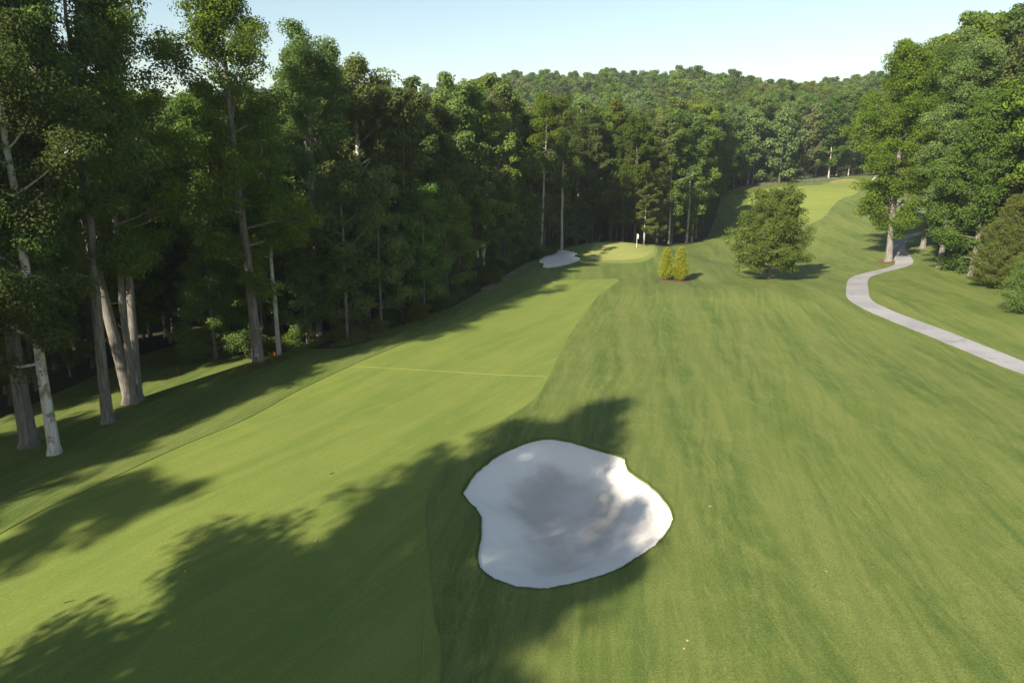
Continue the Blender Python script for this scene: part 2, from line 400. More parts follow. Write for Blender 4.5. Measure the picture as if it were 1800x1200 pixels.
ZLAB = {0: ('large pale sand bunker in the foreground rough', 'bunker'), 1: ('small white sand bunker beside the putting green', 'bunker'),
        2: ('bit of pale sand bunker seen through leaves by the far cart path', 'bunker'),
        3: ('pale concrete cart path winding down the right side', 'path'), 4: ('grey stretch of cart path behind the tall path-side tree', 'path')}
for k in range(NZ + 1):
    F = GF[GZ == k]
    if not len(F): continue
    used = np.unique(F); remap = np.full(len(GP), -1); remap[used] = np.arange(len(used))
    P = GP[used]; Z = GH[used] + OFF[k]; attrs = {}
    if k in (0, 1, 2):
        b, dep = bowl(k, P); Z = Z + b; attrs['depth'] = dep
    V = np.column_stack([P, Z]); F2 = remap[F]
    sk = skirts.get(k, [])
    if sk:
        base = len(V); ex = []; ef = []
        for p, q, lo_ in sk:
            i = base + len(ex); zlo = OFF[lo_] - .02
            ex += [(GP[p][0], GP[p][1], GH[p] + OFF[k]), (GP[q][0], GP[q][1], GH[q] + OFF[k]), (GP[p][0], GP[p][1], GH[p] + zlo), (GP[q][0], GP[q][1], GH[q] + zlo)]
            ef += [(i + 1, i, i + 2), (i + 1, i + 2, i + 3)]
        V = np.concatenate([V, np.array(ex)]); F2 = np.concatenate([F2, np.array(ef)])
        for an in attrs: attrs[an] = np.concatenate([attrs[an], np.zeros(len(ex))])
    zn = ZONES[k][0] if k < NZ else 'wood_floor'
    bn = zn.split('.')[0]
    nm = ZNAME.get(zn, bn)
    mk = 'fairway_far_backscatter' if zn == 'fairway.far' else 'floor' if k == NZ else ('mulch' if zn.startswith('mulch') else ZMAT[bn])
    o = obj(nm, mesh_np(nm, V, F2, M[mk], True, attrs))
    o['kind'] = 'structure'
    if k in ZLAB: o['label'] = ZLAB[k][0]

# ------------------------------------------------------------------ foliage and bark materials
def leaf_mat(name, dark, light, trans=.36, hue=.5, var=.35):
    t = NT(name)
    tint = t.node('ShaderNodeAttribute', attribute_name='tint').outputs['Fac']
    c = t.mix(tint, dark, light)
    oi = t.n.new('ShaderNodeObjectInfo').outputs['Random']
    hs = t.n.new('ShaderNodeHueSaturation'); t.link(c, hs.inputs['Color'])
    hv = 1.0 if var > 0 else 0.0
    t.link(t.ramp(oi, 0, 1, hue - .022 * hv, hue + .012 * hv), hs.inputs['Hue'])
    r2 = t.math('FRACT', t.math('MULTIPLY', oi, 7.31))
    t.link(t.ramp(r2, 0, 1, 1 - var, 1 + var), hs.inputs['Value'])
    t.link(t.ramp(t.math('FRACT', t.math('MULTIPLY', oi, 13.7)), 0, 1, 1 - .18 * hv, 1 + .08 * hv), hs.inputs['Saturation'])
    p = t.principled(hs.outputs[0], .7, .08)
    tr = t.n.new('ShaderNodeBsdfTranslucent')
    tc = t.mix(.5, hs.outputs[0], (light[0] * 1.5, light[1] * 1.5, light[2] * .8)); t.link(tc, tr.inputs['Color'])
    mx = t.n.new('ShaderNodeMixShader'); mx.inputs[0].default_value = trans
    t.link(p, mx.inputs[1]); t.link(tr.outputs[0], mx.inputs[2])
    return t.done(mx.outputs[0])
M['leaf'] = leaf_mat('woodland_leaves', (.050, .099, .016), (.130, .186, .030), .38)
M['leaf_oak'] = leaf_mat('oak_leaves', (.068, .106, .018), (.135, .168, .032), .38, var=.0)
M['leaf_maple'] = leaf_mat('maple_leaves', (.056, .108, .016), (.110, .165, .028), var=.0)
M['leaf_olive'] = leaf_mat('olive_leaves', (.076, .108, .020), (.150, .172, .036), var=.1)
M['needle'] = leaf_mat('cedar_needles', (.080, .100, .020), (.140, .150, .034), var=.0)
M['needle_gold'] = leaf_mat('golden_needles', (.19, .215, .016), (.33, .335, .03), var=.0)
M['leaf_pale'] = leaf_mat('pale_fir_needles', (.09, .145, .030), (.14, .20, .048), var=.0)
M['leaf_dry'] = leaf_mat('dry_twigs', (.085, .068, .045), (.17, .135, .095), var=.0, trans=.1)
M['undergrowth'] = leaf_mat('undergrowth_leaves', (.055, .085, .016), (.11, .135, .026), var=.3)
M['grass_blade'] = leaf_mat('long_grass', (.085, .125, .022), (.19, .19, .06), var=.1)
M['fringe'] = leaf_mat('lip_grass', (.060, .100, .022), (.12, .15, .04), var=.0)
M['reed'] = leaf_mat('reed_blades', (.10, .13, .08), (.17, .19, .12), var=.1)

def bark_mat(name, a, b, patch=None):
    t = NT(name)
    tc = t.n.new('ShaderNodeTexCoord').outputs['Object']
    sc = t.n.new('ShaderNodeVectorMath'); sc.operation = 'MULTIPLY'; sc.inputs[1].default_value = (7, 7, .8); t.link(tc, sc.inputs[0])
    n1 = t.noise(1.0, 4, .65, sc.outputs[0])
    c = t.mix(t.ramp(n1, .3, .7), a, b)
    if patch:
        n2 = t.noise(.9, 3, .6, tc); c = t.mix(t.ramp(n2, .5, .6), c, patch)
    n3 = t.noise(.35, 2, .5, tc); c = t.mix(t.ramp(n3, .4, .7, 0, .45), c, t.mix(.5, c, (a[0] * .35, a[1] * .36, a[2] * .33)))
    return t.done(t.principled(c, .9, .1, t.bump(n1, .9, .06)))
M['bark'] = bark_mat('grey_brown_bark', (.105, .092, .075), (.22, .20, .17))
M['bark_pale'] = bark_mat('pale_bark', (.26, .235, .20), (.44, .41, .36))
M['bark_white'] = bark_mat('sycamore_bark', (.36, .33, .28), (.58, .55, .49), (.22, .19, .14))
M['bark_dark'] = bark_mat('dark_bark', (.07, .058, .046), (.15, .125, .10))

# ------------------------------------------------------------------ tree meshes
def tube(pts, rad, k=6):
    pts = np.asarray(pts, float); rad = np.asarray(rad, float); n = len(pts)
    t = np.gradient(pts, axis=0); t /= np.linalg.norm(t, axis=1)[:, None] + 1e-9
    ref = np.where(np.abs(t[:, 2:3]) > .9, np.array([[1., 0, 0]]), np.array([[0, 0, 1.]]))
    if abs(t[0, 2]) > .6: ref = np.tile([1., 0, 0], (n, 1))
    u = np.cross(t, ref); u /= np.linalg.norm(u, axis=1)[:, None] + 1e-9; v = np.cross(t, u)
    a = np.linspace(0, 2 * math.pi, k, endpoint=False)
    ring = u[:, None] * np.cos(a)[None, :, None] + v[:, None] * np.sin(a)[None, :, None]
    V = (pts[:, None] + ring * rad[:, None, None]).reshape(-1, 3)
    i = np.arange(n - 1)[:, None] * k; j = np.arange(k)[None]; j2 = (j + 1) % k
    F = np.stack([i + j, i + j2, i + k + j2, i + k + j], -1).reshape(-1, 4)
    return V, F
class Acc:
    def __init__(s): s.V = []; s.F = []; s.n = 0
    def add(s, VF):
        V, F = VF; s.V.append(V); s.F.append(F + s.n); s.n += len(V)
    def mesh(s, name, mat, smooth=True):
        return mesh_np(name, np.concatenate(s.V), np.concatenate(s.F), mat, smooth)
def leaves_mesh(name, cen, rad, n, size, mat, g, flat=.65, up=.35, shell=.45, aspect=.62, tintv=None):
    """n folded leaf sprays spread through the clumps (cen, rad)"""
    w = rad ** 2.2; w = w / w.sum(); idx = g.choice(len(cen), n, p=w)
    d = g.normal(size=(n, 3)); d /= np.linalg.norm(d, axis=1)[:, None]
    r = g.random(n) ** shell
    off = d * (r * rad[idx])[:, None]; off[:, 2] *= flat
    off[:, 2] -= .18 * rad[idx] * r * r
    p = cen[idx] + off
    nrm = d * .95 + g.normal(size=(n, 3)) * .42; nrm[:, 2] += up
    nrm /= np.linalg.norm(nrm, axis=1)[:, None]
    a = g.normal(size=(n, 3)); a[:, 2] -= .5
    a -= (a * nrm).sum(1)[:, None] * nrm; a /= np.linalg.norm(a, axis=1)[:, None] + 1e-9
    b = np.cross(nrm, a)
    s = size * g.uniform(.65, 1.35, n)
    L = (s)[:, None] * a; W = (s * aspect)[:, None] * b; fold = (s * .16)[:, None] * nrm
    V = np.stack([p - L * .5, p + W * .5 + fold, p + L * .5, p - W * .5 + fold], 1).reshape(-1, 3)
    F = np.arange(4 * n).reshape(-1, 4)
    ct = g.random(len(cen)) if tintv is None else tintv
    tint = np.clip(.55 * ct[idx] + .45 * g.random(n), 0, 1)
    return mesh_np(name, V, F, mat, False, {'tint': np.repeat(tint, 4)})
def bend(p0, d0, L, g, n=6, lift=.5, wob=.10):
    """a limb that starts along d0 and curves up"""
    pts = [np.array(p0, float)]; d = np.array(d0, float)
    for i in range(n):
        d = d + np.array([0, 0, lift / n]) + g.normal(size=3) * wob; d /= np.linalg.norm(d)
        pts.append(pts[-1] + d * L / n)
    return np.array(pts)
def broadleaf(name, seed, H=30, cb=.42, cw=5.0, tr=.38, nleaf=40000, leaf=.20, shape='tall', nprim=24, clump=1.25, bark='bark', mat='leaf', lod=0, lean=0.0, gap=.0, stems=1, lobes=.25, top=1.0):
    """returns [trunk meshes], crown mesh"""
    g = np.random.default_rng(seed); trunks = []; C = []; Rr = []
    for st in range(stems):
        acc = Acc()
        n = 14; hh = np.linspace(0, 1, n) ** .9 * H * (.985 if st == 0 else g.uniform(.8, .95))
        az = g.uniform(0, 6.28) if stems == 1 else st * 2.3 + .6
        ln = lean if stems == 1 else g.uniform(.06, .11)
        wob = np.cumsum(g.normal(size=(n, 2)) * .014 * H / 3, axis=0) * (hh / H)[:, None]
        tp = np.column_stack([hh * ln * math.cos(az) + wob[:, 0], hh * ln * math.sin(az) + wob[:, 1], hh])
        if stems > 1: tp[:, :2] += np.array([math.cos(az), math.sin(az)]) * tr * .9
        s = hh / H; r0 = tr if st == 0 else tr * g.uniform(.6, .85)
        rad = r0 * (1 - s) ** .72 + .02; rad[0] *= 1.75; rad[1] = rad[1] * 1.04
        tp[0, 2] = -.35
        # buttressed foot: extra ring
        tp = np.insert(tp, 1, tp[0] * [1, 1, 0] + [0, 0, .5], axis=0); rad = np.insert(rad, 1, r0 * 1.18)
        acc.add(tube(tp, rad, 10 if lod == 0 else 6))
        def trunk_at(h):
            return np.array([np.interp(h, tp[:, 2], tp[:, i]) for i in range(3)])
        if lod < 2:                           # dead stubs on the bare bole
            for _ in range(3):
                h = g.uniform(min(.18, cb * .6), cb) * H; a_ = g.uniform(0, 6.28)
                pts = bend(trunk_at(h), (math.cos(a_), math.sin(a_), .2), g.uniform(.6, 2.0), g, 3, .1, .12)
                acc.add(tube(pts, np.linspace(.05, .015, 4), 4))
        npr = max(6, int(nprim / (1 if stems == 1 else 1.6)))
        ga = g.uniform(0, 6.28)
        for i in range(npr):
            s_ = (i + g.uniform(-.35, .35)) / (npr - 1); s_ = min(max(s_, 0), 1)
            if g.random() < gap: continue
            h = (cb + (.985 - cb) * s_ ** .92) * H * (1 if st == 0 else .92)
            if shape == 'tall': prof = max(.05, math.sin(math.pi * (.15 + .76 * s_))) ** .7
            elif shape == 'round': prof = math.sin(math.pi * (.16 + .80 * s_)) ** .65
            elif shape == 'dome': prof = (.84 + .5 * s_) * (1 - s_) ** .44 + .12
            elif shape == 'cone': prof = (1 - s_) ** .75 + .10
            else: prof = (.35 + .9 * s_) * (1 - .5 * max(0, s_ - .75) / .25)     # vase
            az = ga + i * 2.399 + g.normal() * .35
            L = cw * prof * g.uniform(1 - lobes * 1.6, 1 + lobes)
            el = (.12 + .65 * s_ + g.normal() * .12) if shape != 'round' else (-.05 + 1.1 * s_)
            d0 = np.array([math.cos(az) * math.cos(el), math.sin(az) * math.cos(el), math.sin(el)])
            base = trunk_at(max(h - L * .45 * (1 if shape != 'round' else .2), cb * H * .8))
            pts = bend(base, d0, L, g, 6, .55 if shape != 'round' else .25, .09)
            rb = max(.035, r0 * .36 * (1 - .7 * s_))
            acc.add(tube(pts, np.linspace(rb, .02, 7), 5 if lod == 0 else 4))
            nsec = {0: 6, 1: 4, 2: 2}[lod]
            for q in range(nsec):
                t_ = g.uniform(.32, 1.0); k = t_ * 6; i0 = min(int(k), 5); p = pts[i0] + (pts[i0+1] - pts[i0]) * (k - i0)
                d1 = (pts[min(i0+1, 6)] - pts[i0]); d1 = d1 / (np.linalg.norm(d1) + 1e-9) + g.normal(size=3) * .75; d1[2] += .15
                d1 /= np.linalg.norm(d1)
                L2 = L * g.uniform(.22, .42)
                p2 = bend(p, d1, L2, g, 4, .35, .14)
                if lod < 2: acc.add(tube(p2, np.linspace(rb * .45, .012, 5), 4 if lod == 0 else 3))
                C.append(p2[-1]); Rr.append(clump * g.uniform(.6, 1.15))
                if lod == 0: C.append(p2[2] + g.normal(size=3) * .3); Rr.append(clump * g.uniform(.45, .8))
            C.append(pts[-1]); Rr.append(clump * g.uniform(.75, 1.2))
            C.append(pts[4]); Rr.append(clump * g.uniform(.6, 1.0))
            C.append(pts[2] + g.normal(size=3) * .4); Rr.append(clump * g.uniform(.5, .9))
        tt = trunk_at(H * .97 * (1 if st == 0 else .9))
        for q in range(8): C.append(tt + g.normal(size=3) * ([1.3, 1.3, .7] if lod < 2 else [2.6, 2.6, .8]) * np.array([H / 30] * 3) - [0, 0, .6 if lod < 2 else 2.6]); Rr.append(clump * g.uniform(.6, 1.1))
        trunks.append(acc.mesh(name + '_trunk', M[bark]))
    crown = leaves_mesh(name + '_crown', np.array(C), np.array(Rr), nleaf, leaf, M[mat], g)
    return trunks, crown
def conifer(name, seed, H=11, w=3.4, base=.03, tiers=26, per=9, nleaf=26000, leaf=.22, bark='bark_dark', mat='needle', droop=.15, tr=.22, sparse=0., power=.8, clump=.42):
    g = np.random.default_rng(seed); acc = Acc(); C = []; Rr = []
    hh = np.linspace(-.25, H * .99, 9); tp = np.column_stack([g.normal(size=9) * .03 * H / 10, g.normal(size=9) * .03 * H / 10, hh])
    acc.add(tube(tp, tr * np.linspace(1.1, .06, 9), 8))
    for i in range(tiers):
        s = (i + g.random() * .6) / tiers; h = (base + (1 - base) * s) * H
        L0 = w * (1 - s) ** power + .12
        for j in range(max(3, int(per * (1 - .5 * s)))):
            if g.random() < sparse: continue
            az = g.uniform(0, 6.28); L = L0 * g.uniform(.68, 1.12)
            el = .25 + .5 * s - droop
            d0 = np.array([math.cos(az) * math.cos(el), math.sin(az) * math.cos(el), math.sin(el)])
            pts = bend([0, 0, h], d0, L, g, 4, .25, .06)
            acc.add(tube(pts, np.linspace(.035, .008, 5), 3))
            for q in (.35, .6, .8, 1.0):
                k = q * 4; i0 = min(int(k), 3); C.append(pts[i0] + (pts[i0+1] - pts[i0]) * (k - i0)); Rr.append(clump * (L0 / w * .6 + .55) * g.uniform(.7, 1.2))
    crown = leaves_mesh(name + '_crown', np.array(C), np.array(Rr), nleaf, leaf, M[mat], g, flat=.7, up=.2, aspect=.38)
    return [acc.mesh(name + '_trunk', M[bark])], crown
def bush(name, seed, H=2.0, w=1.5, nleaf=3500, leaf=.16, mat='undergrowth', bark='bark_dark', stems=7, clump=.5):
    g = np.random.default_rng(seed); acc = Acc(); C = []; Rr = []
    for i in range(stems):
        az = g.uniform(0, 6.28); el = g.uniform(.6, 1.45)
        d0 = np.array([math.cos(az) * math.cos(el), math.sin(az) * math.cos(el), math.sin(el)])
        L = H * g.uniform(.65, 1.0) * (1 if el > 1 else w / H)
        pts = bend([g.normal() * .1, g.normal() * .1, -.12], d0, L, g, 5, .25, .14)
        acc.add(tube(pts, np.linspace(.035, .01, 6), 4))
        for q in (2, 3, 4, 5):
            for _ in range(2): C.append(pts[q] + g.normal(size=3) * .22 * w * [1, 1, .6]); Rr.append(clump * g.uniform(.6, 1.2))
    C = np.array(C); C[:, 2] = np.maximum(C[:, 2], .25)
    crown = leaves_mesh(name + '_crown', C, np.array(Rr), nleaf, leaf, M[mat], g)
    return [acc.mesh(name + '_stem', M[bark])], crown

def plant(kind, meshes, loc, rz=0.0, sc=1.0, szz=None, label=None, cat='tree', group=None, tilt=(0, 0), trunk_name='trunk', crown_name='crown', trunk_mat=None):
    """one tree: an Empty at its foot with trunk and crown"""
    e = bpy.data.objects.new(kind, None); COL.objects.link(e); e.empty_display_size = .5
    e.location = loc; e.rotation_euler = (tilt[0], tilt[1], rz); e.scale = (sc, sc, szz or sc)
    tag(e, label, cat, group)
    for t in meshes[0]: obj(trunk_name, t, e)
    obj(crown_name, meshes[1], e)
    return e
def ground(px, py):
    x, y = at(px, py); return (x, y, z1(x, y))
def gxy(x, y): return (x, y, z1(x, y))

# ------------------------------------------------------------------ prototypes
HI = [broadleaf('poplar', 1, 31, .34, 5.6, .38, 54000, .25, nprim=27), broadleaf('poplar', 2, 30, .28, 5.8, .34, 54000, .25, nprim=29, bark='bark'),
      broadleaf('poplar', 3, 32, .38, 5.6, .40, 52000, .25, nprim=26, lobes=.35, gap=.06, bark='bark_dark'), broadleaf('poplar', 4, 29, .22, 5.2, .31, 54000, .24, nprim=31),
      broadleaf('oak', 5, 29, .28, 6.4, .40, 56000, .25, shape='round', lobes=.35, nprim=30)]
MID = [broadleaf('poplar', 21, 30, .30, 5.4, .30, 14000, .46, lod=1, nprim=26), broadleaf('poplar', 22, 31, .25, 5.6, .30, 14000, .46, lod=1, nprim=28, bark='bark_pale'),
       broadleaf('poplar', 23, 30, .36, 5.3, .28, 13000, .46, lod=1, nprim=24, lobes=.35, bark='bark_dark'), broadleaf('oak', 24, 28, .22, 6.0, .34, 14500, .46, lod=1, shape='round', nprim=28, bark='bark_dark'),
       broadleaf('poplar', 25, 31, .20, 5.0, .28, 14000, .44, lod=1, nprim=30, mat='leaf_olive'), broadleaf('oak', 26, 29, .26, 6.2, .32, 14000, .46, lod=1, shape='round', lobes=.35, nprim=28, bark='bark_dark')]
FAR = [broadleaf('poplar', 41, 27, .18, 6.0, .30, 3600, .95, lod=2, nprim=20, clump=1.9), broadleaf('oak', 42, 24, .16, 7.2, .32, 3800, 1.0, lod=2, nprim=20, shape='round', clump=2.1, bark='bark_dark'),
       broadleaf('poplar', 43, 28, .22, 5.6, .26, 3400, .95, lod=2, nprim=18, shape='round', clump=1.9, bark='bark_pale'), broadleaf('oak', 44, 25, .16, 6.6, .30, 3600, .95, lod=2, nprim=20, shape='round', clump=2.0, mat='leaf_olive')]
BUSH = [bush('shrub', 61), bush('shrub', 62, 2.6, 1.6, 3800), bush('shrub', 63, 1.5, 1.5, 3000)]
SAPL = [broadleaf('sapling', 71, 9, .18, 2.2, .09, 6500, .22, lod=1, nprim=16, clump=.7), broadleaf('sapling', 72, 12, .22, 2.6, .11, 7500, .24, lod=1, nprim=18, clump=.8)]

# ------------------------------------------------------------------ single trees that can be picked out
occupied = []
def hero(kind, meshes, px, py, label, rz=0, sc=1.0, szz=None, tilt=(0, 0), cat='tree', group=None):
    p = ground(px, py); occupied.append(p[:2]); return plant(kind, meshes, p, rz, sc, szz, label, cat, group, tilt)
HT1 = broadleaf('edge_tree', 101, 31, .34, 5.0, .45, 52000, .22, nprim=26, bark='bark')
HT2 = broadleaf('edge_tree', 102, 29, .24, 4.4, .31, 52000, .21, nprim=30, bark='bark_white')
HT3 = broadleaf('edge_tree', 103, 31, .38, 4.7, .34, 48000, .22, nprim=24)
HT4 = broadleaf('clump_tree', 104, 31, .40, 4.9, .42, 66000, .22, nprim=26, stems=3, bark='bark')
HT6 = broadleaf('edge_tree', 106, 30, .27, 5.4, .44, 56000, .22, nprim=32, bark='bark', shape='round', lobes=.35)
HT7 = broadleaf('edge_tree', 107, 21, .45, 2.6, .20, 16000, .19, nprim=16, bark='bark_pale')
HOLLY = broadleaf('holly', 108, 17, .07, 3.0, .16, 42000, .16, nprim=38, clump=.8, shape='cone', lobes=.2)
hero('edge_tree', HT1, 52, 783, 'thick brown trunk tree nearest the left edge of the lawn', .4, tilt=(0, .02))
hero('edge_tree', HT2, 97, 797, 'slender tree with whitish peeling trunk, front left on the lawn', 1.9, tilt=(0, .035))
hero('edge_tree', HT3, 190, 742, 'straight dark slim trunk tree between the pale trunk and the triple trunk', 3.3, tilt=(.0, -.03))
hero('multi_stem_tree', HT4, 237, 707, 'tall tree with three stems rising from one foot', 2.4)
hero('bushy_tree', HOLLY, 380, 632, 'dense bushy tree leafy down to the ground at the wood edge', .8)
hero('edge_tree', HT6, 455, 641, 'big grey trunk tree at the wood edge beside a thin brown one', 1.1)
hero('edge_tree', HT7, 491, 628, 'thin brown trunk tree just right of the big grey trunk', 2.2)
# the white-limbed tree, the forked tree and the two slim trunks along the wood edge
SYC = broadleaf('sycamore', 110, 28, .34, 7.4, .46, 38000, .27, nprim=30, bark='bark_white', shape='dome', lobes=.3, mat='leaf_olive', clump=1.35)
FORK = broadleaf('forked_tree', 111, 25, .42, 4.0, .30, 15000, .25, nprim=16, bark='bark_white', stems=2, mat='leaf_olive')
def hero_xy(kind, meshes, x, y, label, rz=0, sc=1.0, tilt=(0, 0), cat='tree', group=None):
    occupied.append((x, y)); return plant(kind, meshes, gxy(x, y), rz, sc, None, label, cat, group, tilt)
hero_xy('sycamore_tree', SYC, -17.5, 80, 'broad tree with bare white limbs showing in its crown, left wood', 2.6, 1.0)
hero_xy('forked_tree', FORK, -4.5, 100, 'white-barked tree with two diverging stems left of the small bunker', .3)
hero_xy('slim_tree', broadleaf('slim', 112, 27, .5, 3.2, .26, 12000, .26, lod=1, nprim=15, bark='bark_pale'), 5.2, 122, 'slim straight grey trunk behind the small bunker, left of a pair', .5)
hero_xy('slim_tree', broadleaf('slim', 113, 26, .46, 3.4, .24, 12000, .26, lod=1, nprim=15, bark='bark_pale'), 9.0, 124, 'slim bent pale trunk behind the small bunker, right of a pair', 1.5)
# lone oak on the fairway
OAK = broadleaf('lone_oak', 120, 12.2, .17, 5.9, .24, 60000, .24, shape='dome', nprim=60, clump=.95, bark='bark', mat='leaf_oak', lobes=.15)
hero('lone_oak', OAK, 1352, 490, 'lone rounded oak standing in the open beyond the near rough', .7)
GOLD = conifer('cypress', 130, 4.4, 1.35, .02, 28, 13, 15000, .14, 'bark', 'needle_gold', -.35, .06, 0, .42, .30)
GOLD2 = conifer('cypress', 131, 4.6, 1.55, .02, 28, 13, 17000, .14, 'bark', 'needle_gold', -.35, .06, 0, .42, .30)
hero('golden_cypress', GOLD, 1170, 491.5, 'yellow-green cypress, the left and slimmer of the pair', 0)
hero('golden_cypress', GOLD2, 1195, 493.5, 'yellow-green cypress, the right and fuller of the pair', 1)
# right-hand side
PT = broadleaf('path_tree', 140, 33, .22, 7.0, .50, 80000, .30, nprim=54, bark='bark', shape='tall', lobes=.32, gap=.0, clump=1.5)
hero('path_tree', PT, 1562, 459, 'tall tree with thick pale trunk in a mulch ring beside the cart path', 2.0, tilt=(0, .05))
hero('right_tree', HI[0], 1622, 436, 'tall tree with sunlit tan trunk behind the bend of the cart path', 1.0, 1.05)
hero('right_tree', HI[1], 1651, 470, 'tall tree with short pale trunk beside the leafy maple', 4.0, 1.04)
MAP = broadleaf('maple', 141, 23, .12, 6.2, .36, 66000, .30, nprim=50, clump=1.3, bark='bark', mat='leaf_maple', shape='round', lobes=.2)
hero('maple_tree', MAP, 1707, 484, 'dense deep green maple with large leaves and low skirt of branches', .3)
CED = conifer('cedar', 142, 11.5, 4.4, .02, 34, 13, 36000, .24, 'bark', 'needle', .0, .2, 0, .75, .55)
hero('cedar_tree', CED, 1758, 506, 'olive brown cedar cone in front of the maple', .2)
FIR = conifer('fir', 143, 8.6, 2.6, .02, 28, 12, 26000, .18, 'bark', 'leaf_pale', .0, .14, 0, .6, .5)
hero('pale_fir', FIR, 1803, 552, 'pale green feathery evergreen cut by the right edge', .2)
hero_xy('spruce_tree', conifer('spruce', 144, 17, 3.2, .16, 26, 6, 9000, .34, 'bark_pale', 'needle', .35, .2, .35, .8, .5), 27.5, 143, 'thin see-through spruce behind the flagstick', .4)
hero_xy('round_shrub', bush('twiggy', 145, 2.3, .8, 2600, .10, 'leaf_dry', 'bark', 9, .42), 16.2, 133, 'small round brown twiggy shrub at the back of the green', 0, cat='shrub')
# trees beside and behind the camera, outside the frame, that throw the shadow over the near bunker
SHADE = broadleaf('shade', 150, 30, .22, 6.0, .38, 46000, .34, nprim=34, clump=1.5, lobes=.3)
SHADE2 = broadleaf('shade', 151, 29, .30, 4.6, .30, 6500, .34, nprim=20, clump=1.2, lobes=.4, gap=.15)
for i, (x, y, s, r) in enumerate([(-23.6, 3.2, 1.0, .3), (-20.6, -4.6, .95, 1.4), (-26.6, -1.6, .96, 5.2), (-28.0, -14, 1.02, 2.2), (-21, -15, .80, 3.9), (-26, -24, 1.0, 5.0), (-31, -24, 1.0, 2.9)]):
    plant('shade_tree', SHADE2 if i in (1, 4) else SHADE, gxy(x, y), r, s, None, 'tall tree left of the viewpoint whose shadow falls on the bunker', 'tree', 'trees that shade the near bunker')
    occupied.append((x, y))

# ------------------------------------------------------------------ the woods
open_d = lambda q: dist_poly(open_zone, q)
def scatter(x0, x1, y0, y1, s, jit=.38):
    gx, gy = np.meshgrid(np.arange(x0, x1, s), np.arange(y0, y1, s)); gx = gx + (np.arange(gx.shape[0]) % 2)[:, None] * s / 2
    return np.stack([gx.ravel(), gy.ravel()], 1) + rng.uniform(-jit, jit, (gx.size, 2)) * s
W = scatter(-110, 260, -40, 345, 5.6)
W = W[~inside(open_zone, W)]
Wd = open_d(W)
keep = (Wd > 1.2) & (Wd < 60)
W, Wd = W[keep], Wd[keep]
occ = np.array(occupied)
dmin = np.sqrt(((W[:, None] - occ[None]) ** 2).sum(-1)).min(1)
m = dmin > 3.2; W, Wd = W[m], Wd[m]
# nothing between the sun and the lit strip of fairway in the gap of the left row; nothing behind the viewpoint on the right
m = ~((W[:, 0] > -37) & (W[:, 0] < 0) & (W[:, 1] < 34)) & ~((W[:, 0] > -47.5) & (W[:, 1] < 9)) & ~((W[:, 0] > -52) & (W[:, 1] < -6)) & ~((W[:, 0] > 0) & (W[:, 1] < 50)) & ~((W[:, 1] < 0) & (W[:, 0] < -62))
W, Wd = W[m], Wd[m]
rel = W - np.array([-26.5, 57.0]); along = rel @ np.array([-.602, -.799]); perp = np.abs(rel @ np.array([.799, -.602]))
m = ~((along > 4) & (along < 60) & (perp < 4.0)); W, Wd = W[m], Wd[m]          # a gap in the wood
thin = rng.random(len(W)) < np.where(Wd > 26, .62, .95)
W, Wd = W[thin], Wd[thin]
az = np.degrees(np.arctan2(W[:, 0], W[:, 1])); r = np.hypot(W[:, 0], W[:, 1])
inview = (np.abs(az) < 42)
show = np.where(inview, r + Wd * 1.2, 1e4)
order = np.argsort(show)
def zone_label(x, y, d):
    edge = d < 8
    if x < -12 and y < 75: return ('dark tree at the front of the left wood' if edge else 'tree deep in the shaded left wood'), 'trees of the left wood'
    if x < 12 and y < 150: return ('leafy edge tree left of the near green' if edge else 'tree deep in the wood left of the green'), 'trees left of the near green'
    if y < 190 and x < 60: return ('leafy edge tree behind the near green' if edge else 'tree deep in the wood behind the green'), 'trees behind the near green'
    if x < 90: return ('sunlit tree along the far fairway' if edge else 'tree behind the far fairway edge'), 'trees left of the far fairway'
    if y > 225: return ('tall tree at the end of the far fairway' if edge else 'tree in the wood beyond the far fairway'), 'trees beyond the far fairway'
    return ('tall front tree of the right-hand wood' if edge else 'tall tree deep in the right-hand wood'), 'trees of the right wood'
N_IND = 245
def tree_scale(x, y):
    """the wood is tallest at the left, lower along the far holes"""
    if x > 60 and y < 200: return 1.2
    return float((.95 - .12 * sstep(50, 78, y)) + .09 * sstep(92, 120, y) + .01 * sstep(140, 200, y))
# how much of each tree the picture shows: fill a coarse picture grid from near to far
cov = np.zeros((120, 180), bool); vis = np.zeros(len(W))
cp_, sp_ = math.cos(PITCH), math.sin(PITCH)
def proj(x, y, z):
    dz = z - CAMH; f = y * cp_ - dz * sp_; u = y * sp_ + dz * cp_
    return 900 + FPX * x / f, 600 - FPX * u / f, f
for i in np.argsort(r):
    x, y = W[i]; z = z1(x, y)
    if y < 12: continue
    H0 = 30 * tree_scale(x, y)
    xc, yt, f = proj(x, y, z + H0); _, yb, _ = proj(x, y, z + H0 * .25); hw = 3.6 * FPX / f
    c0, c1, r0_, r1_ = [int(v / 10) for v in (xc - hw, xc + hw, yt, yb)]
    c0, c1, r0_, r1_ = max(c0, 0), min(c1 + 1, 180), max(r0_, 0), min(r1_ + 1, 120)
    if c1 <= c0 or r1_ <= r0_: continue
    sub = cov[r0_:r1_, c0:c1]; vis[i] = (~sub).sum(); sub[:] = True
order = np.argsort(-vis)
stuff_pts = []; tell = {}
